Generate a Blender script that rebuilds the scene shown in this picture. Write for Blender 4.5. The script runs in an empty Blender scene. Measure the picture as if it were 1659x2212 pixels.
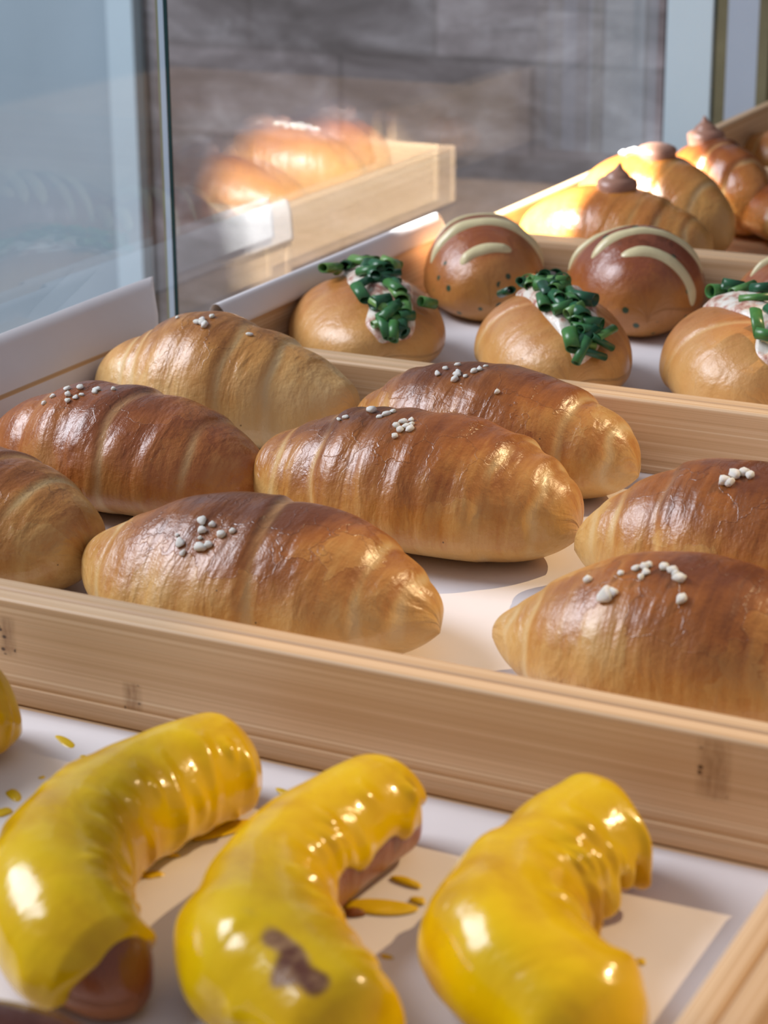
import bpy, bmesh, math, random
import numpy as np
from mathutils import Vector, Matrix

S = bpy.context.scene
COL = S.collection
rad = math.radians

# ------------------------------------------------------------------ camera
cam_d = bpy.data.cameras.new('camera')
cam = bpy.data.objects.new('camera', cam_d)
COL.objects.link(cam)
S.camera = cam
F_PX, PITCH, ROLL, YAW = 4745.0, rad(19.0), rad(0.42), rad(26.94)
right = Vector((math.cos(YAW), math.sin(YAW), 0))
fh = Vector((-math.sin(YAW), math.cos(YAW), 0))
fwd = fh * math.cos(PITCH) + Vector((0, 0, -math.sin(PITCH)))
down = fwd.cross(right)
r2 = right * math.cos(ROLL) + down * math.sin(ROLL)
d2 = -right * math.sin(ROLL) + down * math.cos(ROLL)
M = Matrix((r2, -d2, -fwd)).transposed().to_4x4()
M.translation = Vector((0, 0, 0.228))
cam.matrix_world = M
cam_d.sensor_fit = 'VERTICAL'
cam_d.sensor_height = 24.0
cam_d.lens = 24.0 * F_PX / 2212.0
cam_d.clip_start = 0.01
cam_d.clip_end = 50
cam_d.dof.use_dof = True
cam_d.dof.focus_distance = 0.665
cam_d.dof.aperture_fstop = 15.0

# ------------------------------------------------------------------ light
S.view_settings.view_transform = 'Standard'
S.view_settings.look = 'None'
S.view_settings.gamma = 1.0
S.view_settings.exposure = 0.0
S.view_settings.use_curve_mapping = False

w = bpy.data.worlds.new('world')
S.world = w
w.use_nodes = True
nt = w.node_tree
nt.nodes['Background'].inputs['Color'].default_value = (0.66, 0.67, 0.78, 1)
nt.nodes['Background'].inputs['Strength'].default_value = 0.39

# warm afternoon light slanting in from the far right, its left limit crossing the trays
WD = Vector((-0.56, -0.78, -1.0)).normalized()
sd = bpy.data.lights.new('warm_light', 'SPOT')
sd.energy = 210.0
sd.color = (1.0, 0.71, 0.38)
sd.spot_size = rad(12.8)
sd.spot_blend = 0.05
sd.shadow_soft_size = 0.010
so = bpy.data.objects.new('warm_light', sd)
COL.objects.link(so)
so.location = Vector((0.035, 0.665, 0.0)) - WD * 2.5
so.rotation_euler = (-WD).to_track_quat('Z', 'Y').to_euler()


def area(name, loc, target, sx, sy, power, color):
    d = bpy.data.lights.new(name, 'AREA')
    d.shape = 'RECTANGLE'
    d.size, d.size_y = sx, sy
    d.energy = power
    d.color = color
    o = bpy.data.objects.new(name, d)
    COL.objects.link(o)
    o.location = loc
    o.rotation_euler = (Vector(loc) - Vector(target)).to_track_quat('Z', 'Y').to_euler()
    return o


# daylight from the shop front on the left, above the glass guard
area('shopfront_daylight', (-1.55, 0.35, 1.05), (-0.3, 0.6, 0), 0.9, 0.75, 38.0, (0.90, 0.90, 1.0))

# the narrow beam of bright light that reaches the back tray and the glass from the left front
bd = bpy.data.lights.new('sunbeam', 'SPOT')
bd.energy = 4300.0
bd.color = (1.0, 0.97, 0.95)
bd.spot_size = rad(6.5)
bd.spot_blend = 0.06
bd.shadow_soft_size = 0.006
bo = bpy.data.objects.new('sunbeam', bd)
COL.objects.link(bo)
BT = Vector((-0.499, 0.962, 0.02))
BD = Vector((0.42, 0.62, -0.75)).normalized()
bo.location = BT - BD * 2.4
bo.rotation_euler = (-BD).to_track_quat('Z', 'Y').to_euler()

# ------------------------------------------------------------------ helpers
rng = np.random.default_rng(7)
random.seed(5)


def tag(o, label=None, cat=None, group=None, kind=None):
    if label: o['label'] = label
    if cat: o['category'] = cat
    if group: o['group'] = group
    if kind: o['kind'] = kind
    return o


def link(o, parent=None):
    COL.objects.link(o)
    if parent: o.parent = parent
    return o


def empty(name, loc=(0, 0, 0), rz=0.0):
    o = bpy.data.objects.new(name, None)
    o.empty_display_size = 0.02
    link(o)
    o.location = loc
    o.rotation_euler = (0, 0, rz)
    return o


def mesh_from(name, verts, faces, mats, parent=None, smooth=True, attrs=None, uv=None, mat_idx=None):
    me = bpy.data.meshes.new(name)
    me.from_pydata([tuple(v) for v in verts], [], [tuple(f) for f in faces])
    for m in (mats if isinstance(mats, (list, tuple)) else [mats]):
        me.materials.append(m)
    if smooth:
        me.polygons.foreach_set('use_smooth', [True] * len(me.polygons))
    if attrs:
        for k, a in attrs.items():
            at = me.attributes.new(k, 'FLOAT', 'POINT')
            at.data.foreach_set('value', np.asarray(a, dtype=np.float32).ravel())
    if uv is not None:
        at = me.attributes.new('skin', 'FLOAT_VECTOR', 'POINT')
        at.data.foreach_set('vector', np.asarray(uv, dtype=np.float32).ravel())
    if mat_idx is not None:
        me.polygons.foreach_set('material_index', mat_idx)
    me.update()
    o = bpy.data.objects.new(name, me)
    link(o, parent)
    return o


def obj_bm(name, bm, mats, parent=None, smooth=False):
    me = bpy.data.meshes.new(name)
    bm.to_mesh(me)
    bm.free()
    for m in (mats if isinstance(mats, (list, tuple)) else [mats]):
        me.materials.append(m)
    if smooth:
        me.polygons.foreach_set('use_smooth', [True] * len(me.polygons))
    o = bpy.data.objects.new(name, me)
    link(o, parent)
    return o


def box_bm(bm, x0, x1, y0, y1, z0, z1, bev=0.0, seg=3):
    r = bmesh.ops.create_cube(bm, size=1.0)
    vs = r['verts']
    for v in vs:
        v.co = Vector(((x0 + x1) / 2 + v.co.x * (x1 - x0), (y0 + y1) / 2 + v.co.y * (y1 - y0), (z0 + z1) / 2 + v.co.z * (z1 - z0)))
    if bev:
        es = set()
        for v in vs:
            es.update(v.link_edges)
        bmesh.ops.bevel(bm, geom=list(es), offset=bev, segments=seg, profile=0.5, affect='EDGES')


def box(name, x0, x1, y0, y1, z0, z1, mat, parent=None, bev=0.0, seg=3):
    bm = bmesh.new()
    box_bm(bm, x0, x1, y0, y1, z0, z1, bev, seg)
    o = obj_bm(name, bm, mat, parent, smooth=False)
    return o


def grid_faces(nu, nv, close_v):
    f = []
    nvv = nv if close_v else nv - 1
    for i in range(nu - 1):
        for j in range(nvv):
            j2 = (j + 1) % nv
            f.append((i * nv + j, i * nv + j2, (i + 1) * nv + j2, (i + 1) * nv + j))
    return f


def flip(fs):
    return [tuple(reversed(f)) for f in fs]


class Noise:
    """smooth sum-of-sines noise in up to three dimensions"""
    def __init__(self, seed, scale=1.0, n=10):
        g = np.random.default_rng(seed)
        k = g.normal(size=(n, 3))
        k /= np.linalg.norm(k, axis=1)[:, None]
        self.k = k * scale * g.uniform(0.6, 1.6, size=(n, 1))
        self.p = g.uniform(0, 6.28, n)

    def __call__(self, x, y, z):
        v = np.zeros(np.broadcast(x, y, z).shape)
        for k, p in zip(self.k, self.p):
            v += np.sin(k[0] * x + k[1] * y + k[2] * z + p)
        return v / math.sqrt(len(self.p) / 2) * 0.6


# ------------------------------------------------------------------ materials
def new_mat(name):
    m = bpy.data.materials.new(name)
    m.use_nodes = True
    t = m.node_tree
    b = t.nodes['Principled BSDF']
    return m, t, b


def N(t, kind, **kw):
    n = t.nodes.new(kind)
    for k, v in kw.items():
        if k.startswith('i_'):
            n.inputs[k[2:].replace('_', ' ')].default_value = v
        else:
            setattr(n, k, v)
    return n


def ramp(t, fac, stops, interp='LINEAR'):
    n = t.nodes.new('ShaderNodeValToRGB')
    n.color_ramp.interpolation = interp
    e = n.color_ramp.elements
    while len(e) < len(stops):
        e.new(0.5)
    for i, (p, c) in enumerate(stops):
        e[i].position = p
        e[i].color = (c[0], c[1], c[2], 1) if len(c) == 3 else c
    t.links.new(fac, n.inputs[0])
    return n.outputs[0]


def math_(t, op, a, b=None, clamp=False):
    n = t.nodes.new('ShaderNodeMath')
    n.operation = op
    n.use_clamp = clamp
    for i, v in enumerate((a, b)):
        if v is None: continue
        if isinstance(v, (int, float)): n.inputs[i].default_value = v
        else: t.links.new(v, n.inputs[i])
    return n.outputs[0]


def mixc(t, fac, a, b, mode='MIX'):
    n = t.nodes.new('ShaderNodeMix')
    n.data_type = 'RGBA'
    n.blend_type = mode
    for i, v in ((0, fac), (6, a), (7, b)):
        if isinstance(v, (int, float)): n.inputs[i].default_value = v
        elif isinstance(v, tuple): n.inputs[i].default_value = (*v, 1)
        else: t.links.new(v, n.inputs[i])
    return n.outputs[2]


def coord(t, scale=(1, 1, 1), which='Object', loc=(0, 0, 0), attr=None):
    if attr:
        c = t.nodes.new('ShaderNodeAttribute')
        c.attribute_name = attr
        out = c.outputs['Vector']
    else:
        out = t.nodes.new('ShaderNodeTexCoord').outputs[which]
    mp = t.nodes.new('ShaderNodeMapping')
    mp.inputs['Scale'].default_value = scale
    mp.inputs['Location'].default_value = loc
    t.links.new(out, mp.inputs[0])
    return mp.outputs[0]


def noise(t, vec, scale, detail=4, rough=0.6, dist=0.0):
    n = t.nodes.new('ShaderNodeTexNoise')
    n.inputs['Scale'].default_value = scale
    n.inputs['Detail'].default_value = detail
    n.inputs['Roughness'].default_value = rough
    n.inputs['Distortion'].default_value = dist
    t.links.new(vec, n.inputs['Vector'])
    return n.outputs[0]


def bump(t, b, height, strength, distance, prev=None):
    n = t.nodes.new('ShaderNodeBump')
    n.inputs['Strength'].default_value = strength
    n.inputs['Distance'].default_value = distance
    t.links.new(height, n.inputs['Height'])
    if prev is not None:
        t.links.new(prev, n.inputs['Normal'])
    if b is not None:
        t.links.new(n.outputs[0], b.inputs['Normal'])
    return n.outputs[0]


def bamboo(name, axis, knots=(), tone=1.0):
    m, t, b = new_mat(name)
    sc = (1.6, 900, 900) if axis == 'x' else (900, 1.6, 900)
    v = coord(t, sc)
    n1 = noise(t, v, 1.0, 3, 0.65)
    v2 = coord(t, (1.1, 1500, 1500) if axis == 'x' else (1500, 1.1, 1500))
    n2 = noise(t, v2, 1.0, 2, 0.5)
    v3 = coord(t, (4, 130, 130) if axis == 'x' else (130, 4, 130))
    n3 = noise(t, v3, 1.0, 3, 0.5)
    c = ramp(t, n1, [(0.22, (0.40 * tone, 0.235 * tone, 0.115 * tone)), (0.45, (0.56 * tone, 0.365 * tone, 0.20 * tone)), (0.60, (0.63 * tone, 0.43 * tone, 0.255 * tone)), (0.74, (0.80 * tone, 0.63 * tone, 0.42 * tone))])
    c = mixc(t, ramp(t, n2, [(0.55, (0, 0, 0)), (0.68, (0.6, 0.6, 0.6))]), c, (0.86 * tone, 0.70 * tone, 0.48 * tone))
    c = mixc(t, ramp(t, n3, [(0.35, (0.45,) * 3), (0.60, (0, 0, 0))]), c, (0.44 * tone, 0.26 * tone, 0.125 * tone))
    if knots:
        tc = t.nodes.new('ShaderNodeTexCoord')
        sp = t.nodes.new('ShaderNodeSeparateXYZ')
        t.links.new(tc.outputs['Object'], sp.inputs[0])
        vd = coord(t, (330, 330, 430))
        vo = t.nodes.new('ShaderNodeTexVoronoi')
        vo.inputs['Scale'].default_value = 1.0
        t.links.new(vd, vo.inputs['Vector'])
        dots = ramp(t, vo.outputs['Distance'], [(0.16, (1, 1, 1)), (0.26, (0, 0, 0))])
        nn = noise(t, coord(t, (900, 900, 250)), 1, 2)
        for (x0, z0, z1, wd) in knots:
            dx = math_(t, 'DIVIDE', math_(t, 'SUBTRACT', sp.outputs[0], x0), wd)
            g = math_(t, 'SUBTRACT', 1.0, math_(t, 'MULTIPLY', dx, dx), True)
            zc, zh = (z0 + z1) / 2, (z1 - z0) / 2
            dz = math_(t, 'DIVIDE', math_(t, 'SUBTRACT', sp.outputs[2], zc), zh)
            gz = math_(t, 'SUBTRACT', 1.0, math_(t, 'POWER', math_(t, 'ABSOLUTE', dz), 6.0), True)
            mk = math_(t, 'MULTIPLY', g, gz)
            c = mixc(t, math_(t, 'MULTIPLY', math_(t, 'MULTIPLY', mk, nn), 0.95), c, (0.22, 0.10, 0.035))
            c = mixc(t, math_(t, 'MULTIPLY', math_(t, 'MULTIPLY', math_(t, 'GREATER_THAN', mk, 0.35), dots), 0.9), c, (0.06, 0.025, 0.01))
    t.links.new(c, b.inputs['Base Color'])
    b.inputs['Roughness'].default_value = 0.42
    b.inputs['Specular IOR Level'].default_value = 0.45
    bump(t, b, n1, 0.15, 0.0004)
    return m


M_BX = bamboo('bamboo_lengthwise', 'x', tone=1.16, knots=((0.2907, 0.0160, 0.0315, 0.0045), (0.139, 0.0070, 0.0160, 0.0032), (0.1015, 0.0160, 0.0275, 0.0030)))
M_BX2 = bamboo('bamboo_plain', 'x', tone=1.12)
M_BY = bamboo('bamboo_sideways', 'y', tone=1.08)


def crust_mat(name, stops, gloss=0.34, flake=1.0, streak=1.0, herbs=0.0, seedloc=(0, 0, 0), meaty=0.0):
    m, t, b = new_mat(name)
    at = t.nodes.new('ShaderNodeAttribute'); at.attribute_name = 'crust'
    se = t.nodes.new('ShaderNodeAttribute'); se.attribute_name = 'seam'
    v = coord(t, (1, 1, 1), loc=seedloc)
    vs = coord(t, (1, 1, 1), attr='skin', loc=seedloc)          # x: along the loaf, y: round it
    mpv = t.nodes.new('ShaderNodeMapping'); mpv.inputs['Scale'].default_value = (420, 60, 1)
    t.links.new(vs, mpv.inputs[0])
    st = noise(t, mpv.outputs[0], 1.0, 4, 0.6, 0.3)             # fine stretch marks running round the loaf
    mpw = t.nodes.new('ShaderNodeMapping'); mpw.inputs['Scale'].default_value = (95, 38, 1)
    t.links.new(vs, mpw.inputs[0])
    st2 = noise(t, mpw.outputs[0], 1.0, 3, 0.5, 0.5)
    n_big = noise(t, v, 38, 3, 0.55)
    n_fine = noise(t, v, 900, 3, 0.7)
    n_mid = noise(t, v, 210, 3, 0.6)
    # peeled flakes: cells with crisp edges near the top
    dv = t.nodes.new('ShaderNodeMapping'); dv.inputs['Scale'].default_value = (1, 0.75, 1)
    nd = t.nodes.new('ShaderNodeTexNoise'); nd.inputs['Scale'].default_value = 130; nd.inputs['Detail'].default_value = 3
    t.links.new(vs, nd.inputs['Vector'])
    mv = t.nodes.new('ShaderNodeVectorMath'); mv.operation = 'MULTIPLY_ADD'
    mv.inputs[1].default_value = (0.014, 0.014, 0.014)
    t.links.new(nd.outputs[1], mv.inputs[0]); t.links.new(vs, mv.inputs[2])
    t.links.new(mv.outputs[0], dv.inputs[0])
    vo = t.nodes.new('ShaderNodeTexVoronoi'); vo.inputs['Scale'].default_value = 75
    t.links.new(dv.outputs[0], vo.inputs['Vector'])
    ve = t.nodes.new('ShaderNodeTexVoronoi'); ve.feature = 'DISTANCE_TO_EDGE'; ve.inputs['Scale'].default_value = 75
    t.links.new(dv.outputs[0], ve.inputs['Vector'])
    cell = t.nodes.new('ShaderNodeSeparateColor'); t.links.new(vo.outputs['Color'], cell.inputs[0])
    top = ramp(t, at.outputs['Fac'], [(0.5, (0, 0, 0)), (0.8, (1, 1, 1))])
    low = ramp(t, at.outputs['Fac'], [(0.30, (0, 0, 0)), (0.50, (1, 1, 1)), (0.72, (1, 1, 1)), (0.86, (0, 0, 0))])
    patch = math_(t, 'MULTIPLY', math_(t, 'GREATER_THAN', cell.outputs[0], 0.62), low)
    crack = math_(t, 'MULTIPLY', ramp(t, ve.outputs['Distance'], [(0.0, (1, 1, 1)), (0.022, (0, 0, 0))]), top)
    f = math_(t, 'ADD', at.outputs['Fac'], math_(t, 'MULTIPLY', math_(t, 'SUBTRACT', n_big, 0.5), 0.75))
    f = math_(t, 'ADD', f, math_(t, 'MULTIPLY', math_(t, 'SUBTRACT', st, 0.5), 0.40 * streak))
    f = math_(t, 'ADD', f, math_(t, 'MULTIPLY', math_(t, 'SUBTRACT', st2, 0.5), 0.42 * streak))
    f = math_(t, 'ADD', f, math_(t, 'MULTIPLY', math_(t, 'SUBTRACT', n_fine, 0.5), 0.12))
    f = math_(t, 'SUBTRACT', f, math_(t, 'MULTIPLY', patch, 0.10 * flake))
    f = math_(t, 'SUBTRACT', f, math_(t, 'MULTIPLY', se.outputs['Fac'], 0.42))
    c = ramp(t, f, stops)
    c = mixc(t, math_(t, 'MULTIPLY', crack, 0.30 * flake), c, (0.10, 0.025, 0.006))
    c = mixc(t, math_(t, 'MULTIPLY', se.outputs['Fac'], 0.42), c, (0.70, 0.52, 0.28))
    # tiny dark specks and pale blisters
    v5 = t.nodes.new('ShaderNodeTexVoronoi'); v5.inputs['Scale'].default_value = 260
    t.links.new(v, v5.inputs['Vector'])
    sp = ramp(t, v5.outputs['Distance'], [(0.05, (1, 1, 1)), (0.10, (0, 0, 0))])
    cs = t.nodes.new('ShaderNodeSeparateColor'); t.links.new(v5.outputs['Color'], cs.inputs[0])
    c = mixc(t, math_(t, 'MULTIPLY', math_(t, 'MULTIPLY', sp, math_(t, 'GREATER_THAN', cs.outputs[0], 0.93)), 0.8), c, (0.06, 0.02, 0.005))
    if meaty:
        cr = noise(t, v, 230, 5, 0.7, 0.8)
        mk = math_(t, 'MULTIPLY', top, meaty)
        c = mixc(t, math_(t, 'MULTIPLY', mk, ramp(t, cr, [(0.42, (0, 0, 0)), (0.55, (0.9, 0.9, 0.9))])), c, (0.27, 0.07, 0.025))
    if herbs:
        v6 = t.nodes.new('ShaderNodeTexVoronoi'); v6.inputs['Scale'].default_value = 240
        t.links.new(v, v6.inputs['Vector'])
        hs = ramp(t, v6.outputs['Distance'], [(0.30, (1, 1, 1)), (0.38, (0, 0, 0))])
        ch = t.nodes.new('ShaderNodeSeparateColor'); t.links.new(v6.outputs['Color'], ch.inputs[0])
        c = mixc(t, math_(t, 'MULTIPLY', math_(t, 'MULTIPLY', hs, math_(t, 'GREATER_THAN', ch.outputs[1], 0.86)), herbs), c, (0.03, 0.065, 0.03))
    t.links.new(c, b.inputs['Base Color'])
    rr = ramp(t, math_(t, 'ADD', math_(t, 'MULTIPLY', n_mid, 0.6), math_(t, 'MULTIPLY', at.outputs['Fac'], -0.3)), [(0.0, (gloss - 0.06,) * 3), (0.45, (gloss + 0.16,) * 3)])
    t.links.new(rr, b.inputs['Roughness'])
    b.inputs['Specular IOR Level'].default_value = 0.55
    b.inputs['Coat Weight'].default_value = 0.12
    b.inputs['Coat Roughness'].default_value = 0.22
    b.inputs['Subsurface Weight'].default_value = 0.0
    h1 = bump(t, None, st2, 0.40 + 0.35 * min(1, streak), 0.0026)
    h2 = bump(t, None, st, 0.4, 0.0006, h1)
    h3 = bump(t, None, n_fine, 0.5, 0.00025, h2)
    h4 = bump(t, None, n_mid, 0.5, 0.0008, h3)
    bump(t, b, math_(t, 'MULTIPLY', math_(t, 'ADD', patch, crack), -1.0), 0.4 * flake, 0.00022, h4)
    return m


SALT = [(0.0, (0.66, 0.43, 0.17)), (0.28, (0.62, 0.35, 0.105)), (0.50, (0.50, 0.215, 0.045)), (0.72, (0.34, 0.110, 0.018)), (1.0, (0.15, 0.040, 0.008))]
PALE = [(0.0, (0.76, 0.52, 0.24)), (0.35, (0.74, 0.45, 0.165)), (0.60, (0.62, 0.30, 0.078)), (0.80, (0.42, 0.17, 0.035)), (1.0, (0.24, 0.08, 0.015))]
RED = [(0.0, (0.58, 0.32, 0.12)), (0.25, (0.50, 0.215, 0.055)), (0.48, (0.40, 0.13, 0.026)), (0.72, (0.27, 0.072, 0.014)), (1.0, (0.13, 0.032, 0.008))]
BUN = [(0.0, (0.66, 0.40, 0.15)), (0.35, (0.62, 0.31, 0.09)), (0.60, (0.50, 0.19, 0.045)), (0.85, (0.30, 0.09, 0.02)), (1.0, (0.2, 0.05, 0.012))]
GAR = [(0.0, (0.55, 0.27, 0.07)), (0.35, (0.47, 0.19, 0.045)), (0.60, (0.36, 0.11, 0.025)), (0.85, (0.26, 0.066, 0.018)), (1.0, (0.17, 0.04, 0.01))]
CRM = [(0.0, (0.62, 0.36, 0.13)), (0.35, (0.56, 0.28, 0.07)), (0.60, (0.48, 0.18, 0.035)), (0.85, (0.30, 0.08, 0.012)), (1.0, (0.2, 0.05, 0.01))]
M_SALT = crust_mat('salt_roll_crust', SALT)
M_SALT2 = crust_mat('salt_roll_crust_amber', SALT, flake=1.3, seedloc=(3, 1, 0))
M_PALE = crust_mat('salt_roll_crust_pale', PALE, seedloc=(1, 5, 0))
M_RED = crust_mat('salt_roll_crust_dark', RED, gloss=0.30, seedloc=(7, 2, 0))
M_BUN = crust_mat('soft_bun_crust', BUN, flake=0.0, streak=0.4, seedloc=(2, 2, 0))
M_GAR = crust_mat('garlic_bun_crust', GAR, flake=0.0, streak=0.3, herbs=1.0, meaty=0.9, gloss=0.34)
M_CRM = crust_mat('cream_bun_crust', CRM, flake=0.0, streak=0.5, gloss=0.26, seedloc=(4, 4, 0))


def simple(name, col, rough=0.5, spec=0.5, nscale=0, namp=0.15, bumpd=0, coat=0, sss=0):
    m, t, b = new_mat(name)
    b.inputs['Roughness'].default_value = rough
    b.inputs['Specular IOR Level'].default_value = spec
    b.inputs['Coat Weight'].default_value = coat
    if sss:
        b.inputs['Subsurface Weight'].default_value = sss
        b.inputs['Subsurface Radius'].default_value = (0.4, 0.25, 0.1)
        b.inputs['Subsurface Scale'].default_value = 0.006
    v = coord(t)
    n = noise(t, v, nscale or 60, 4)
    lo = tuple(c * (1 - namp) for c in col); hi = tuple(min(1, c * (1 + namp)) for c in col)
    t.links.new(ramp(t, n, [(0.3, lo), (0.7, hi)]), b.inputs['Base Color'])
    if bumpd: bump(t, b, n, 0.5, bumpd)
    return m


M_PAPER = simple('parchment', (0.80, 0.765, 0.77), 0.55, 0.35, 25, 0.03, 0.0006)
M_PEARL = simple('sugar', (0.86, 0.82, 0.74), 0.35, 0.5, 400, 0.05, 0.0002, sss=0.3)
M_CREAM = None
M_GCREAM = simple('garlic_cream', (0.72, 0.63, 0.36), 0.30, 0.5, 120, 0.06, 0.0006)
M_CHOC = simple('chocolate_cream', (0.36, 0.185, 0.125), 0.34, 0.5, 80, 0.08, 0.0003)
M_SPLASH = simple('mustard_splash', (0.74, 0.50, 0.012), 0.25, 0.4, 200, 0.08)
M_CRUMB = simple('browned_crumbs', (0.22, 0.07, 0.012), 0.5, 0.4, 400, 0.3, 0.0004)
M_DARKWOOD = simple('counter_wood', (0.10, 0.06, 0.035), 0.5, 0.4, 30, 0.3)
M_POST = simple('pale_blue_paint', (0.52, 0.65, 0.72), 0.45, 0.4, 6, 0.04)
M_POST2 = simple('pale_grey_paint', (0.36, 0.43, 0.52), 0.5, 0.4, 6, 0.04)
M_LEFTW = simple('pale_blue_wall', (0.35, 0.44, 0.50), 0.6, 0.3, 4, 0.10)
M_OLIVE = simple('olive_trim', (0.14, 0.13, 0.07), 0.5, 0.4, 40, 0.2)
M_DARKGAP = simple('dark_gap', (0.05, 0.06, 0.055), 0.5, 0.4, 20, 0.2)
M_FLOOR = simple('dark_floor', (0.10, 0.10, 0.10), 0.5, 0.4, 10, 0.2)


def cream_mat():
    m, t, b = new_mat('ham_cream_filling')
    v = coord(t)
    n = noise(t, v, 170, 4, 0.6)
    c = ramp(t, n, [(0.38, (0.42, 0.17, 0.13)), (0.47, (0.66, 0.46, 0.36)), (0.55, (0.76, 0.70, 0.60)), (0.75, (0.82, 0.79, 0.72))])
    t.links.new(c, b.inputs['Base Color'])
    b.inputs['Roughness'].default_value = 0.3
    bump(t, b, n, 0.5, 0.001)
    return m


M_CREAM = cream_mat()


def chive_mat():
    m, t, b = new_mat('chive_green')
    v = coord(t, (1, 1, 1))
    oi = t.nodes.new('ShaderNodeObjectInfo')
    n = noise(t, v, 300, 2)
    f = math_(t, 'ADD', math_(t, 'MULTIPLY', oi.outputs['Random'], 0.75), math_(t, 'MULTIPLY', n, 0.3))
    c = ramp(t, f, [(0.1, (0.010, 0.065, 0.032)), (0.50, (0.020, 0.115, 0.045)), (0.75, (0.06, 0.20, 0.045)), (1.0, (0.20, 0.36, 0.09))])
    t.links.new(c, b.inputs['Base Color'])
    b.inputs['Roughness'].default_value = 0.33
    return m


M_CHIVE = chive_mat()


def glaze_mat():
    m, t, b = new_mat('mustard_glaze')
    v = coord(t)
    n = noise(t, v, 42, 4, 0.55, 0.4)
    n2 = noise(t, v, 160, 3)
    th = t.nodes.new('ShaderNodeAttribute'); th.attribute_name = 'thin'
    c = ramp(t, n, [(0.24, (0.48, 0.225, 0.001)), (0.42, (0.64, 0.36, 0.001)), (0.56, (0.74, 0.46, 0.001)), (0.75, (0.76, 0.51, 0.002))])
    c = mixc(t, th.outputs['Fac'], c, ramp(t, n2, [(0.35, (0.13, 0.045, 0.025)), (0.65, (0.42, 0.24, 0.11))]))
    t.links.new(c, b.inputs['Base Color'])
    b.inputs['Roughness'].default_value = 0.20
    b.inputs['Specular IOR Level'].default_value = 0.28
    b.inputs['Coat Weight'].default_value = 0.30
    b.inputs['Coat Roughness'].default_value = 0.08
    b.inputs['Subsurface Weight'].default_value = 0.08
    b.inputs['Subsurface Radius'].default_value = (1.0, 0.6, 0.1)
    b.inputs['Subsurface Scale'].default_value = 0.003
    h = bump(t, None, n, 0.4, 0.0025)
    bump(t, b, n2, 0.3, 0.0010, h)
    return m


M_GLAZE = glaze_mat()
M_SAUS = crust_mat('pretzel_crust', [(0.0, (0.40, 0.15, 0.045)), (0.4, (0.26, 0.075, 0.022)), (0.7, (0.16, 0.04, 0.014)), (1.0, (0.09, 0.022, 0.01))], gloss=0.28, flake=0.3, streak=0.3)


def glass_mat(name, tint, refl=1.0):
    m = bpy.data.materials.new(name)
    m.use_nodes = True
    t = m.node_tree
    t.nodes.clear()
    out = t.nodes.new('ShaderNodeOutputMaterial')
    tr = t.nodes.new('ShaderNodeBsdfTransparent'); tr.inputs[0].default_value = (*tint, 1)
    gl = t.nodes.new('ShaderNodeBsdfGlossy'); gl.inputs['Roughness'].default_value = 0.0
    gl.inputs['Color'].default_value = (1, 1, 1, 1)
    geo = t.nodes.new('ShaderNodeNewGeometry')
    dp = t.nodes.new('ShaderNodeVectorMath'); dp.operation = 'DOT_PRODUCT'
    t.links.new(geo.outputs['Incoming'], dp.inputs[0]); t.links.new(geo.outputs['Normal'], dp.inputs[1])
    c = math_(t, 'ABSOLUTE', dp.outputs['Value'])
    s = math_(t, 'POWER', math_(t, 'SUBTRACT', 1.0, c, True), 5.0)
    fz = math_(t, 'MULTIPLY', math_(t, 'ADD', math_(t, 'MULTIPLY', s, 0.96), 0.045), refl, True)
    mx = t.nodes.new('ShaderNodeMixShader')
    t.links.new(fz, mx.inputs[0]); t.links.new(tr.outputs[0], mx.inputs[1]); t.links.new(gl.outputs[0], mx.inputs[2])
    t.links.new(mx.outputs[0], out.inputs[0])
    return m


M_GLASS = glass_mat('clear_glass', (0.955, 0.975, 0.97))
M_GEDGE = simple('green_glass_edge', (0.006, 0.035, 0.035), 0.12, 0.6, 5, 0.1)
M_GEDGE2 = simple('polished_glass_edge', (0.42, 0.52, 0.62), 0.12, 0.6, 5, 0.1)
M_GEDGE3 = simple('olive_glass_arris', (0.22, 0.23, 0.14), 0.2, 0.6, 5, 0.1)


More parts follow.
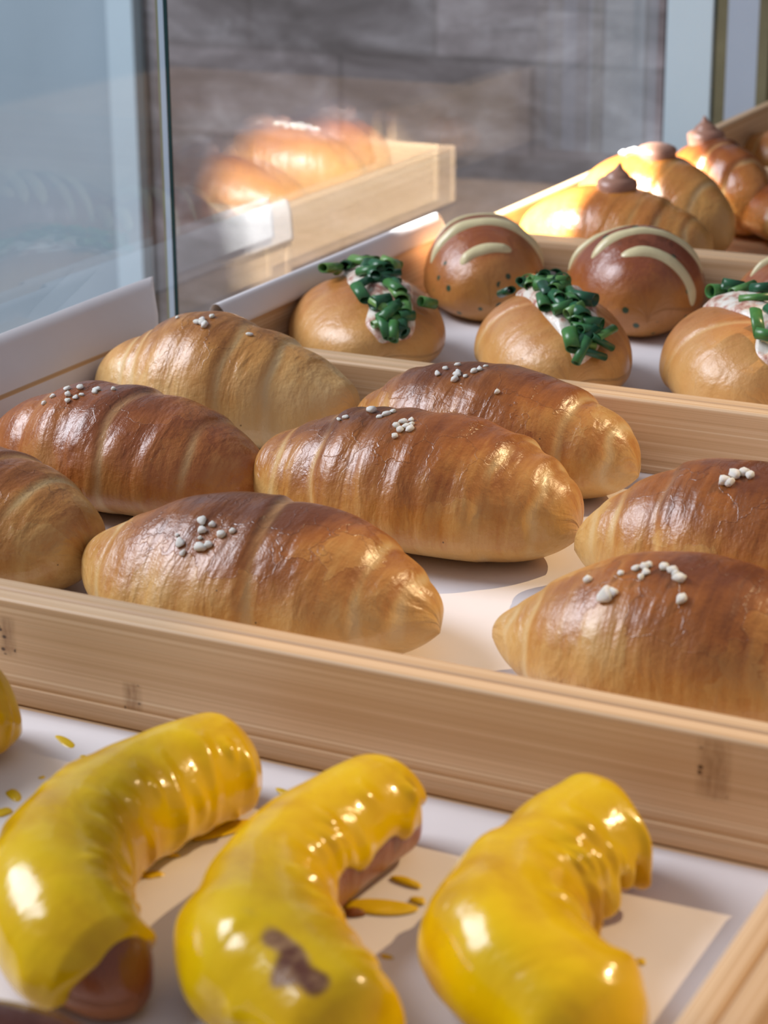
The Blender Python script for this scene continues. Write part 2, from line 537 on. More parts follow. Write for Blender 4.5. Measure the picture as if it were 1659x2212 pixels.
def stone_mat():
    m, t, b = new_mat('grey_stone_wall')
    v = coord(t, (1, 1, 1))
    n = noise(t, coord(t, (2.6, 2.6, 6.5)), 3.2, 7, 0.62, 0.6)
    n2 = noise(t, coord(t, (9, 9, 9)), 3, 5, 0.6)
    n3 = noise(t, coord(t, (1.5, 1.5, 34)), 3, 3)
    c = ramp(t, n, [(0.28, (0.095, 0.078, 0.072)), (0.45, (0.175, 0.153, 0.15)), (0.58, (0.27, 0.245, 0.245)), (0.72, (0.44, 0.42, 0.425))])
    c = mixc(t, ramp(t, n3, [(0.60, (0, 0, 0)), (0.72, (0.45,) * 3)]), c, (0.075, 0.065, 0.063))
    c = mixc(t, ramp(t, n2, [(0.58, (0, 0, 0)), (0.72, (0.35,) * 3)]), c, (0.50, 0.49, 0.50))
    # rows of big rough blocks
    br = t.nodes.new('ShaderNodeTexBrick')
    vb = t.nodes.new('ShaderNodeTexCoord'); sp = t.nodes.new('ShaderNodeSeparateXYZ'); cb = t.nodes.new('ShaderNodeCombineXYZ')
    t.links.new(vb.outputs['Object'], sp.inputs[0]); t.links.new(sp.outputs[0], cb.inputs[0]); t.links.new(sp.outputs[2], cb.inputs[1])
    br.inputs['Scale'].default_value = 1.0
    br.inputs['Brick Width'].default_value = 0.17; br.inputs['Row Height'].default_value = 0.075
    br.inputs['Mortar Size'].default_value = 0.004; br.inputs['Mortar Smooth'].default_value = 0.8
    br.inputs['Color1'].default_value = (0.75, 0.75, 0.75, 1); br.inputs['Color2'].default_value = (1.2, 1.15, 1.15, 1); br.inputs['Mortar'].default_value = (0.7, 0.66, 0.64, 1)
    t.links.new(cb.outputs[0], br.inputs['Vector'])
    c = mixc(t, 0.7, c, br.outputs['Color'], 'MULTIPLY')
    t.links.new(c, b.inputs['Base Color'])
    b.inputs['Roughness'].default_value = 0.75
    bump(t, b, n2, 0.4, 0.004)
    return m


M_STONE = stone_mat()

# ------------------------------------------------------------------ setting
def struct(o):
    o['kind'] = 'structure'
    return o


struct(box('wall_back', -1.0395, -0.572, 1.60, 1.66, -0.90, 0.9, M_STONE))
struct(box('trim_1', -1.066, -1.0400, 1.585, 1.63, -0.90, 0.9, M_POST))             # pale post left of the stone
struct(box('trim_2', -1.0735, -1.0665, 1.60, 1.63, -0.90, 0.9, M_DARKGAP))           # dark gap
struct(box('wall_left', -2.4, -1.074, 1.61, 1.66, -0.90, 0.9, M_LEFTW))
struct(box('wall_right', -0.571, 0.6, 1.72, 1.76, -0.90, 0.9, M_DARKGAP))
struct(box('floor', -2.6, 1.6, -0.6, 1.77, -0.92, -0.90, M_FLOOR))
post = struct(box('trim_3', -0.4568, -0.4275, 1.280, 1.30, -0.03, 0.60, M_POST, bev=0.0008))
struct(box('trim_4', -0.4274, -0.4262, 1.281, 1.2995, -0.03, 0.60, M_GEDGE))
struct(box('trim_5', -0.4257, -0.4190, 1.281, 1.299, -0.03, 0.60, M_OLIVE))
struct(box('trim_6', -0.4189, -0.3998, 1.281, 1.299, -0.03, 0.60, M_POST2))
struct(box('trim_7', -0.3997, -0.3930, 1.281, 1.299, -0.03, 0.60, M_OLIVE))

# counter the trays stand on
ct = empty('display_counter', (-0.1, 0.8, -0.9))
tag(ct, 'dark wooden display counter carrying all the bamboo trays', 'counter')


def under(o, parent):
    o.parent = parent
    o.matrix_parent_inverse = Matrix.Translation(parent.location).inverted()
    return o


under(box('counter_top', -0.475, 0.30, 0.05, 1.42, -0.032, -0.007, M_DARKWOOD, bev=0.002), ct)
under(box('counter_body', -0.44, 0.28, 0.08, 1.40, -0.90, -0.0325, M_DARKWOOD), ct)

# glass guard along the left of the trays
GX = -0.462


def pane(y0, y1, label, edge_near, edge_far):
    g = empty('glass_pane', (GX, y0, -0.006))
    tag(g, label, 'glass pane', 'glass guard beside the trays')
    th = 0.0052
    z0, z1 = -0.0055, 0.62
    x0, x1 = GX - th, GX
    # sheet: broad faces plus bottom and top
    vs = [(x1, y0, z0), (x1, y1, z0), (x1, y1, z1), (x1, y0, z1), (x0, y0, z0), (x0, y1, z0), (x0, y1, z1), (x0, y0, z1)]
    fs = [(0, 1, 2, 3), (5, 4, 7, 6)]
    me = mesh_from('glass_sheet', vs, fs, M_GLASS, smooth=False)
    under(me, g)

    def strip(name, ya, a, b, mat, outw):
        y = ya + outw * 0.0001
        vs = [(a, y, z0), (b, y, z0), (b, y, z1), (a, y, z1), (a, ya - outw * 0.0004, z0), (b, ya - outw * 0.0004, z0), (b, ya - outw * 0.0004, z1), (a, ya - outw * 0.0004, z1)]
        fs = [(0, 1, 2, 3), (5, 4, 7, 6), (1, 5, 6, 2), (4, 0, 3, 7), (3, 2, 6, 7), (1, 0, 4, 5)]
        under(mesh_from(name, vs, fs, mat, smooth=False), g)
    if edge_near:
        strip('edge', y0, x0, x0 + 0.0011, M_GEDGE3, -1)
        strip('edge', y0, x0 + 0.0011, x1 - 0.0017, M_GEDGE2, -1)
        strip('edge', y0, x1 - 0.0017, x1, M_GEDGE, -1)
    if edge_far:
        strip('edge', y1, x0, x1, M_GEDGE, 1)
    return g


pane(0.15, 0.7265, 'nearer glass pane at the left, in front of the pale blue background', False, False)
pane(0.7285, 1.279, 'farther glass pane, its green edge upright, mirroring two rolls', True, False)


# ------------------------------------------------------------------ trays
def tray(label, x0, x1, y0, y1, rz=0.0, front=True, matx=None, h=0.0255, floor=-0.0012, t=0.0062, lefth=None, rail=False):
    """Four bamboo walls and a base board; coordinates are the outer sides."""
    o = empty('bamboo_tray', (x0, y0, -0.0065), rz)
    tag(o, label, 'tray', 'bamboo trays on the counter')
    matx = matx or M_BX2
    L, D = x1 - x0, y1 - y0
    z0 = 0.0004
    H = h + 0.0065

    def b(name, *a, mat, bev=0.0014):
        bm = bmesh.new()
        box_bm(bm, *a, bev, 3)
        # keep the texture in world-like coordinates by storing vertices relative to the tray origin
        ob = obj_bm(name, bm, mat, o)
        return ob
    b('front_wall', 0, L, 0, t, z0, H, mat=matx)
    b('back_wall', 0, L, D - t, D, z0, H, mat=matx)
    b('side_wall', 0, t, t + 0.0001, D - t - 0.0001, z0, (lefth or h) + 0.0065, mat=M_BY)
    b('side_wall', L - t, L, t + 0.0001, D - t - 0.0001, z0, H, mat=M_BY)
    b('base_board', t + 0.0001, L - t - 0.0001, t + 0.0001, D - t - 0.0001, z0, floor + 0.0065, mat=M_BX2, bev=0.0002)
    return o


TX0, TX1 = -0.4245, -0.0970
tray('bamboo tray nearest the camera, holding the mustard-covered rolls', TX0, TX1, 0.190, 0.4281, matx=M_BX, floor=-0.0034)
tray('bamboo tray of plain golden crescent rolls with sugar grains, behind the mustard rolls', -0.4437, TX1, 0.4284, 0.6702)
tray('bamboo tray holding the chive-topped and the cream-striped buns', TX0, TX1, 0.6705, 0.8895)
tray('bamboo tray at the back with the chocolate-cream-topped rolls, its left end in sun', TX0 + 0.010, TX1, 0.8898, 1.094)
tray('bamboo tray with a higher left wall, farthest back at the right edge', -0.3735, TX1, 1.0945, 1.310, lefth=0.041)
tray('empty bamboo tray right of the mustard rolls, only its left wall showing', -0.0967, 0.200, 0.190, 0.4281)

# strip of the mustard tray's back wall below the joint line
rl = empty('moulding', (-0.41, 0.4205, -0.003))
tag(rl, 'narrow bamboo moulding lying along the foot of the back wall behind the mustard rolls', 'moulding')
under(box('strip', TX0 + 0.0065, TX1 - 0.0065, 0.4208, 0.42185, -0.0030, 0.0020, M_BX2, bev=0.0003), rl)


# ------------------------------------------------------------------ parchment
def sheet(label, prof, y0, y1, ny=60, edge=None, wob=0.0006, seed=3, trim=None, mat=M_PAPER, dense=0.004):
    """prof: cross-section points (x, z) swept along y"""
    P = [prof[0]]
    for a, b in zip(prof[:-1], prof[1:]):
        n = max(1, int(math.dist(a, b) / dense))
        for k in range(1, n + 1):
            P.append((a[0] + (b[0] - a[0]) * k / n, a[1] + (b[1] - a[1]) * k / n))
    P = np.array(P)
    for _ in range(2):
        Q = P.copy(); Q[1:-1] = (P[:-2] + P[1:-1] * 2 + P[2:]) / 4; P = Q
    ys = np.linspace(0, 1, ny)
    nz = Noise(seed, 60, 8)
    V = []
    for j, tt in enumerate(ys):
        for i, (x, z) in enumerate(P):
            f = i / (len(P) - 1)
            a, b = (y0, y1) if trim is None else trim(f, y0, y1)
            y = a + (b - a) * tt
            V.append((x, y, z))
    V = np.array(V)
    n = nz(V[:, 0], V[:, 1], V[:, 2])
    V[:, 2] += wob * (n + 0.35)
    if edge is not None:
        V = edge(V, len(P), ny)
    F = grid_faces(ny, len(P), False)
    o = mesh_from('parchment_sheet', V, flip(F), mat)
    md = o.modifiers.new('thickness', 'SOLIDIFY'); md.thickness = 0.00008; md.offset = 1
    tag(o, label, 'parchment paper')
    return o


sheet('white parchment lining the tray under the mustard rolls', [(-0.4175, -0.0029), (-0.1040, -0.0029)], 0.1968, 0.4188, wob=0.00035, seed=2)
sheet('parchment under the plain crescent rolls, its left side standing up against the glass',
      [(-0.4493, 0.0410), (-0.4470, 0.0375), (-0.4440, 0.0330), (-0.4405, 0.0290), (-0.4375, 0.0268), (-0.4366, 0.0180), (-0.4360, 0.0050), (-0.4335, 0.0006), (-0.4250, 0.0), (-0.1050, 0.0)],
      0.4350, 0.6635, wob=0.0004, seed=4, ny=90,
      trim=lambda f, a, b: (a, b + max(0.0, 0.085 - f) / 0.085 * 0.028))
sheet('parchment on the floor of the tray with chive-topped buns', [(-0.4175, 0.0), (-0.1040, 0.0)], 0.6775, 0.8825, wob=0.0004, seed=5)
sheet('strip of parchment folded out over the left rim beside the chive-topped buns',
      [(-0.4264, 0.0135), (-0.4262, 0.0200), (-0.4258, 0.0280), (-0.4243, 0.0328), (-0.4225, 0.0335), (-0.4200, 0.0305), (-0.4180, 0.0268), (-0.4172, 0.0235)],
      0.6930, 0.8880, wob=0.0001, seed=6, dense=0.0012,
      trim=lambda f, a, b: (a - 0.004 + 0.006 * f, b - 0.002 * f))


# ------------------------------------------------------------------ bread
class Loaf:
    """Crescent or round bun resting on its tray. u runs along it, a runs round it (90 degrees is the ridge)."""
    def __init__(self, X, Y, L, H, W, yaw, z0=0.0, pw=2.2, q=0.55, seams=(), lump=1.0, seed=1, peak=0.0, end=0.0, pleat=0.0, skew=0.0, lift=.010):
        self.__dict__.update(X=X, Y=Y, L=L, H=H, W=W, yaw=rad(yaw), z0=z0, pw=pw, q=q, seams=seams, lump=lump, seed=seed, peak=peak, end=end, pleat=pleat, skew=skew, lift=lift)
        self.n1 = Noise(seed, 70, 10)
        self.n2 = Noise(seed + 50, 230, 14)
        self.n3 = Noise(seed + 90, 1.0, 8)

    def local(self, u, A, off=0.0):
        u = np.asarray(u, float); A = np.asarray(A, float)
        us = u + self.skew * (1 - u * u)
        r = np.clip(1 - np.abs(us) ** self.pw, 0, 1) ** self.q if not self.skew else np.clip(1 - np.abs(u) ** self.pw, 0, 1) ** self.q * (1 + self.skew * u)
        seam = np.zeros(np.broadcast(u, A).shape)
        sa = np.sin(A); ca = np.cos(A)
        mult = np.ones_like(seam)
        for (us_, sl, st) in self.seams:
            wig = 0.022 * self.n3(A * 3 + us_ * 9, A * 0 + us_ * 5, A * 5)
            loc = us_ + sl * (A - math.pi / 2) / 1.5 + wig
            d = (u - loc) * (1 if us_ >= 0 else -1)
            sm = 1 / (1 + np.exp(-d / 0.011))
            mult = mult * (1 - st * sm * np.exp(-np.clip(d, 0, 9) / 0.30))
            mult = mult + 0.35 * st * np.exp(-(np.clip(-d, 0, 9) / 0.05)) * (1 - sm)
            seam = seam + np.exp(-((d - 0.022) / 0.020) ** 2) * np.clip(0.62 + 0.6 * self.n3(A * 4, u * 0 + us_ * 7, A * 2), 0, 1) * min(1, st / 0.05)
        rr = r * mult
        H, W = self.H, self.W
        zc = .36 * H
        up = sa > 0
        x = u * self.L / 2
        y = W / 2 * rr * ca * (1 + 0.0 * u)
        zt = zc * np.sqrt(np.clip(r, 0, 1)) + (H - zc) * rr * np.abs(sa) ** (1.0 + self.peak)
        zb = zc * np.sqrt(np.clip(r, 0, 1)) * (1 - np.abs(sa) ** .7)
        z = np.where(up, zt, zb) + self.lift * np.abs(u) ** 6
        # roundness of the lower side: tuck in towards the base
        y = np.where(up, y, y * (1 - 0.30 * np.abs(sa) ** 1.5))
        nx, ny_, nz_ = self.norm(u, A)
        l = self.lump
        amp = l * (0.0011 * self.n1(x, y, z) + 0.00028 * self.n2(x * 1.6, y * .5, z * .5)) * np.clip(r * 2, 0, 1)
        if self.pleat:
            amp = amp + self.pleat * self.n3(u * 26, A * 1.2, u * 9) * np.clip(r * 2, 0, 1)
        amp = amp * np.where(up, 1, np.clip(1 - np.abs(sa) * 2.2, 0, 1)) + off
        return x + nx * amp, y + ny_ * amp, z + nz_ * amp, seam

    def norm(self, u, A):
        nx = np.sign(u) * np.abs(u) ** 5 * 0.8
        ny_ = np.cos(A); nz_ = np.sin(A)
        k = 1 / np.sqrt(nx * nx + 1)
        return nx * k, ny_ * k, nz_ * k

    def point(self, u, deg, off=0.0):
        x, y, z, _ = self.local(np.array([u]), np.array([rad(deg)]), off)
        return Vector((float(x[0]), float(y[0]), float(z[0])))

    def frame(self, u, deg):
        p = self.point(u, deg)
        a = self.point(u + 0.02, deg) - p
        b = self.point(u, deg + 3) - p
        n = a.cross(b)
        n.normalize()
        c = Vector((0, math.cos(rad(deg)), math.sin(rad(deg))))
        if n.dot(c) < 0: n = -n
        return p, n, a.normalized()

    def build(self, name, label, cat, mat, brown=1.0, group=None, tilt=0.0, nu=150, nv=132, body='crust', base=0.0):
        o = empty(name, (self.X, self.Y, self.z0), self.yaw)
        tag(o, label, cat, group)
        t = np.linspace(0, math.pi, nu)
        u = -np.cos(t)
        a = np.linspace(0, 2 * math.pi, nv, endpoint=False)
        U, A = np.meshgrid(u, a, indexing='ij')
        x, y, z, seam = self.local(U, A)
        z = np.maximum(z, 0.0001)
        h = np.clip(z / self.H, 0, 1)
        crust = base + brown * (0.04 + 1.02 * h ** 1.05) * (1 - 0.25 * np.abs(U) ** 2) + 0.10 * self.n1(x * .6 + 5, y * .6, z * .6) + 0.25 * tilt * U
        crust = crust + np.where(h < 0.07, (0.07 - h) * 6, 0)          # browned where it touched the baking sheet
        V = np.stack([x, y, z], -1).reshape(-1, 3)
        F = grid_faces(nu, nv, True)
        skin = np.stack([x, A * self.W / 2 * 0.8 + self.seed, U * 0 + self.seed * 0.37], -1).reshape(-1, 3)
        self.root = o
        self.body = mesh_from(body, V, flip(F), mat, o, attrs={'crust': np.clip(crust, 0, 1.2), 'seam': np.clip(seam, 0, 1)}, uv=skin)
        return self

    def patch(self, name, mat, u0, u1, d0, d1, th, nu=60, nv=16, wig=0.0, seed=1, lump=0.0, taper=True, lf=400, mid=None, twist=0.0, drift=0.0):
        """a raised patch of topping lying on the skin between the given u and angle limits"""
        n = Noise(seed, 1.0, 8)
        nn = Noise(seed + 3, lf, 12)
        V = []
        cols = np.linspace(-1, 1, nv)
        rows = np.linspace(0, 1, nu)
        for s in rows:
            for c in cols:
                if taper == 'u':           # strip runs along the loaf, width in angle
                    wd = math.sqrt(max(0.0, 1 - (2 * s - 1) ** 6)) * (1 + wig * float(n(s * 14, 0, 2)))
                    u = math.sin(math.asin(u0) + (math.asin(u1) - math.asin(u0)) * s)
                    dd = (d0 + d1) / 2 + c * (d1 - d0) / 2 * wd + 8 * wig * float(n(s * 9, 5, 1)) + drift * u
                else:                      # strip runs round the loaf, width in u
                    wd = math.sqrt(max(0.0, 1 - (2 * s - 1) ** 4)) * (1 + wig * float(n(s * 12, 0, 2)))
                    dd = d0 + (d1 - d0) * s
                    u = (u0 + u1) / 2 + c * (u1 - u0) / 2 * wd + 0.05 * wig * float(n(s * 8, 5, 1)) + twist * (s - .5)
                e = min(1 - c * c, 1) * min(1, 6 * s, 6 * (1 - s))
                off = -0.0006 + (th + 0.0006) * max(0, e) ** 0.5
                p = self.point(u, dd, off)
                if lump and e > 0:
                    p += Vector((0, math.cos(rad(dd)), math.sin(rad(dd)))) * (lump * float(nn(p.x, p.y, p.z)) * min(1, 2 * e))
                V.append(tuple(p))
        F = grid_faces(nu, nv, False)
        o = mesh_from(name, V, F, mat, self.root)
        o.data.update()
        # make normals face outwards
        nrm = o.data.polygons[len(o.data.polygons) // 2].normal
        pc = self.frame((u0 + u1) / 2, (d0 + d1) / 2)[1]
        if nrm.dot(pc) < 0:
            o.data.flip_normals()
        return o


def pearl_mesh(seed, r=1.0):
    g = random.Random(seed)
    bm = bmesh.new()
    bmesh.ops.create_icosphere(bm, subdivisions=2, radius=1)
    for v in bm.verts:
        d = v.co.normalized()
        v.co = d * (0.85 + 0.18 * math.sin(d.x * 3 + seed) * math.cos(d.y * 4 + seed * 2) + 0.10 * g.random())
    me = bpy.data.meshes.new('sugar_grain')
    bm.to_mesh(me); bm.free()
    me.materials.append(M_PEARL)
    me.polygons.foreach_set('use_smooth', [True] * len(me.polygons))
    return me


PEARLS = [pearl_mesh(k) for k in range(5)]


def pearls(loaf, spots, size=0.0010):
    g = random.Random(int(loaf.X * 1e5))
    for (u, d, s) in spots:
        p, n, t = loaf.frame(u, d)
        o = bpy.data.objects.new('sugar_grain', g.choice(PEARLS))
        link(o, loaf.root)
        r = size * s
        o.location = p + n * r * 0.35
        o.scale = (r * g.uniform(0.9, 1.35), r * g.uniform(0.8, 1.05), r * g.uniform(0.6, 0.85))
        q = n.to_track_quat('Z', 'X')
        o.rotation_mode = 'QUATERNION'
        o.rotation_quaternion = q @ Matrix.Rotation(g.uniform(0, 6.28), 3, 'Z').to_quaternion()


CR = 'salt roll'
GC = 'plain crescent rolls with sugar grains'
NM = 'crescent_roll'
mid = Loaf(-.2789, .5691, .1088, .0425, .0609, 0, skew=.10, seams=((-.42, .05, .065), (-.72, .04, .05), (.58, -.02, .07), (.82, 0.0, .08)), seed=11, lump=1.1, pleat=.00035)
mid.build(NM, 'golden-brown crescent roll in the centre, its dark ridge carrying a cluster of sugar grains', CR, M_SALT, 0.92, GC, tilt=-0.1)
pearls(mid, [(.02, 108, 1.3), (.055, 112, 1.2), (.035, 116, 1.3), (.075, 109, 1.0), (.09, 114, 1.3), (.00, 113, 1.2), (.05, 104, 1.0), (.03, 122, 1.2), (-.12, 100, 1.3), (-.15, 103, 1.0), (-.10, 96, 1.1), (-.24, 95, 1.6), (-.36, 104, 1.0), (-.39, 107, .8)])

front = Loaf(-.2852, .4836, .1114, .0385, .0624, 0, q=.62, seams=((-.72, .03, .04), (.10, .12, .075), (.66, .04, .07), (.84, .03, .10)), seed=23, lump=1.4, peak=.30, pleat=.00035)
front.build(NM, 'brown crescent roll against the near rim, with a sharp ridge and a pleated right tip', CR, M_SALT2, 0.98, GC)
pearls(front, [(-.17, 112, 1.4), (-.14, 118, 1.3), (-.11, 113, 1.1), (-.22, 128, 1.5), (-.10, 129, 1.7), (-.07, 127, 1.2), (-.03, 119, 1.4), (.02, 116, 1.1), (-.18, 134, .9), (-.26, 123, .7), (-.13, 123, .8)])

dark = Loaf(-.3775, .5604, .1020, .0403, .0570, 0, q=.64, seams=((.10, .03, .045), (-.5, .04, .04), (.62, .02, .04)), seed=37, lump=1.3, pleat=.0006)
dark.build(NM, 'darkest mahogany crescent roll, left of centre with a shiny bluish highlight', CR, M_RED, 0.95, GC)
pearls(dark, [(-.32, 104, 1.2), (-.25, 100, 1.2), (-.27, 111, 1.3), (-.21, 112, 1.0), (-.13, 99, 1.4), (-.12, 103, 1.2), (-.24, 117, 1.1), (-.38, 112, 1.2), (-.02, 97, 1.0), (-.19, 108, .8), (-.42, 118, 1.0)])

pale = Loaf(-.3854, .6363, .1011, .0434, .0566, 3, seams=((-.62, .05, .05), (-.52, .07, .04), (.16, .02, .04), (.45, .05, .05)), seed=41, lump=1.2, pleat=.0005)
pale.build(NM, 'palest cream-coloured crescent roll, in front of the glass edge', CR, M_PALE, 0.85, GC)
pearls(pale, [(-.10, 108, 1.4), (-.06, 108, 1.5), (-.03, 110, 1.6), (-.08, 104, 1.2), (.26, 103, 1.1), (-.04, 98, 1.2), (-.30, 100, .8)])

back = Loaf(-.2806, .6325, .1033, .0415, .0570, -3, seams=((-.60, .05, .04), (-.72, .05, .04), (.58, .02, .07), (.86, 0, .06)), seed=53, lump=1.2, pleat=.0004)
back.build(NM, 'brown crescent roll in front of the middle chive-topped bun', CR, M_SALT, 0.98, GC)
pearls(back, [(-.30, 113, 1.2), (-.28, 105, 1.1), (-.16, 112, 1.4), (-.15, 118, 1.3), (-.07, 106, 1.5), (-.05, 102, 1.2), (-.10, 113, .9), (-.23, 97, 1.0), (-.04, 95, .8), (.17, 124, 1.1), (-.17, 109, 1.0)])

rfront = Loaf(-.1630, .4868, .1060, .0405, .0580, 0, q=.78, seams=((-.70, .05, .05), (-.85, .04, .05), (.52, .02, .05)), seed=67, lump=1.1, peak=.1)
rfront.build(NM, 'flaky brown crescent roll at the right edge of the picture, against the near rim', CR, M_SALT2, 0.90, GC)
pearls(rfront, [(-.42, 115, 1.3), (-.26, 112, 1.0), (-.20, 108, 1.1), (-.16, 107, 1.4), (-.14, 111, 1.2), (-.15, 105, 1.3), (-.28, 128, 2.2), (-.25, 126, 1.6), (-.02, 108, 1.5), (.03, 113, 1.6), (-.07, 106, 1.3), (.08, 125, 1.6), (-.15, 115, 1.0), (.00, 110, 1.1)])

rback = Loaf(-.1705, .5600, .1030, .0436, .0550, 2, q=.75, seams=((-.42, .06, .06), (-.68, .05, .05), (-.84, .05, .05), (.5, 0, .05)), seed=71, lump=1.0)
rback.build(NM, 'crescent roll at the right edge, half hidden behind the flaky one', CR, M_SALT2, 0.90, GC)
pearls(rback, [(-.06, 104, 2.0), (-.02, 101, 1.8), (.02, 103, 1.6), (-.10, 112, 2.0), (-.07, 113, 1.6)])

fleft = Loaf(-.4020, .4800, .1090, .0369, .0640, -62, seams=((.30, .03, .05), (.62, .02, .05), (-.5, 0, .05)), seed=83, lump=1.0)
# its tip points to the right of the picture
fleft.X, fleft.Y, fleft.L, fleft.W, fleft.yaw = -.3880, .4880, .0980, .0620, rad(-6)
fleft.H = .0385
fleft.build(NM, 'crescent roll cut off by the left edge, with a broad pale seam', CR, M_SALT, 0.92, GC)

# ------------------------------------------------------------------ chive buns
def chive_mesh(r, l, seed):
    g = random.Random(seed)
    n = 14
    V, F = [], []
    for k, (rad_, z) in enumerate(((r, -l / 2), (r * .97, l / 2), (r * .84, l / 2), (r * .84, -l / 2))):
        for i in range(n):
            a = 2 * math.pi * i / n
            sq = 0.62 + 0.07 * (seed % 6)
            cut = 0.25 * r * math.cos(a) if z > 0 else 0
            V.append((rad_ * math.cos(a), rad_ * math.sin(a) * sq, z + cut))
    for k in range(4):
        for i in range(n):
            j = (i + 1) % n
            a, b = k * n, ((k + 1) % 4) * n
            F.append((a + i, a + j, b + j, b + i))
    me = bpy.data.meshes.new('chive_ring')
    me.from_pydata(V, [], F)
    me.materials.append(M_CHIVE)
    me.polygons.foreach_set('use_smooth', [(k // n) in (0, 2) for k in range(4 * n)])
    me.update()
    return me


CH = [chive_mesh(r, l, k) for k, (r, l) in enumerate([(.0023, .0115), (.0027, .0100), (.0024, .0125), (.0019, .0110), (.0030, .0085), (.0022, .0080)])]


def chive_bun(loaf, label, brown, n, seed, side=90, umin=-.70, umax=.975, drift=-18):
    loaf.build('chive_bun', label, 'bun', M_BUN, brown, 'buns topped with cream and chives')
    loaf.patch('cream_filling', M_CREAM, umin, umax, side - 25, side + 25, .0026, drift=drift, taper='u', wig=.30, seed=seed, lump=.0009, lf=520, nu=90, nv=26)
    g = random.Random(seed)
    for k in range(n):
        s = (k + g.random()) / n
        u = math.sin(math.asin(umin) + (math.asin(umax - .03) - math.asin(umin)) * s)
        d = side + g.gauss(0, 13)
        d = max(side - 30, min(side + 28, d)) + drift * u
        p, nn, t = loaf.frame(u, d)
        o = bpy.data.objects.new('chive_ring', CH[g.randrange(len(CH))])
        link(o, loaf.root)
        bt = nn.cross(t).normalized()
        th = g.uniform(0, math.pi)
        axis = (t * math.cos(th) + bt * math.sin(th) + nn * g.uniform(-.28, .28)).normalized()
        o.rotation_mode = 'QUATERNION'
        o.rotation_quaternion = axis.to_track_quat('Z', 'Y')
        o.location = p + nn * (.0034 + .0022 * g.random())
    return loaf


chive_bun(Loaf(-.3880, .7500, .0900, .0340, .0610, -60, q=.5, seams=((-.4, .1, .03),), seed=101, lump=.7), 'left bun topped with cream and chopped chives, beside the folded parchment', .68, 36, 5, side=82)
chive_bun(Loaf(-.3077, .7482, .0885, .0368, .0584, -60, q=.5, seams=((.15, -.25, .03),), seed=103, lump=.7), 'middle bun topped with cream and chopped chives, behind a brown crescent roll', .78, 38, 9, side=86)
chive_bun(Loaf(-.2341, .7513, .0893, .0386, .0589, -60, q=.5, seams=((.35, -.3, .03),), seed=107, lump=.7), 'chive-topped bun cut off by the right edge, cream showing between the chives', .72, 26, 12, side=80)


# ------------------------------------------------------------------ garlic cream buns
def garlic(loaf, label, stripes, brown):
    loaf.build('cream_striped_bun', label, 'bun', M_GAR, brown, 'herb-flecked buns with stripes of cream')
    for k, (u, wd, d0, d1, tw) in enumerate(stripes):
        loaf.patch('cream_stripe', M_GCREAM, u - wd / 2, u + wd / 2, d0, d1, .0018, nu=50, nv=12, wig=.12, seed=abs(int(u * 100)) + 77, taper='a', lump=.0002, twist=tw)
    return loaf


garlic(Loaf(-.3832, .8490, .0717, .0400, .0538, -60, q=.5, seed=111, lump=1.9), 'herb-flecked bun with two cream stripes, next to the end of the folded parchment',
       [(.20, .17, 10, 160, 0.1), (.70, .14, 60, 132, 0.10), (-.40, .12, 20, 150, 0.1)], .80)
garlic(Loaf(-.3154, .8530, .0745, .0406, .0562, -60, q=.5, seed=113, lump=1.9), 'larger reddish herb-flecked bun with three cream stripes, between two chive-topped buns',
       [(-.22, .17, 10, 165, 0.05), (.32, .19, 18, 138, 0.1), (.70, .15, 0, 114, -.10)], 1.0)
garlic(Loaf(-.2444, .8520, .0713, .0361, .0534, -60, q=.5, seed=117, lump=1.9), 'herb-flecked bun with a cream stripe cut off by the right edge',
       [(-.10, .12, 30, 140, 0), (.40, .12, 40, 130, 0.1)], .95)


# ------------------------------------------------------------------ chocolate cream rolls
def dollop(loaf, u, d, r, h, tip, seed=0):
    p, n, t = loaf.frame(u, d)
    n = (n + Vector((0, 0, 2))).normalized()
    prof = [(1.0, -.30), (1.02, 0.0), (0.98, .22), (.80, .36), (.62, .42), (.60, .50), (.50, .60), (.34, .70), (.20, .82), (.12, .95), (.05, 1.05), (0.0, 1.10)]
    if not tip:
        prof = [(1.0, -.30), (1.04, 0.0), (1.02, .26), (.90, .45), (.70, .56), (.45, .62), (.2, .64), (0.0, .645)]
    m = 36
    V, F = [], []
    for k, (a, b) in enumerate(prof):
        for i in range(m):
            an = 2 * math.pi * i / m
            sw = 1 + .035 * math.sin(an * 2 + b * 7 + seed) + .02 * math.sin(an * 3 - b * 5)
            lean = .12 * b * b
            V.append(((a * math.cos(an) * sw + lean) * r, a * math.sin(an) * sw * r, b * h))
    for k in range(len(prof) - 1):
        for i in range(m):
            j = (i + 1) % m
            F.append((k * m + i, k * m + j, (k + 1) * m + j, (k + 1) * m + i))
    q = n.to_track_quat('Z', 'Y')
    V = [tuple(p + q @ Vector(v)) for v in V]
    mesh_from('cream_dollop', V, F, M_CHOC, loaf.root)


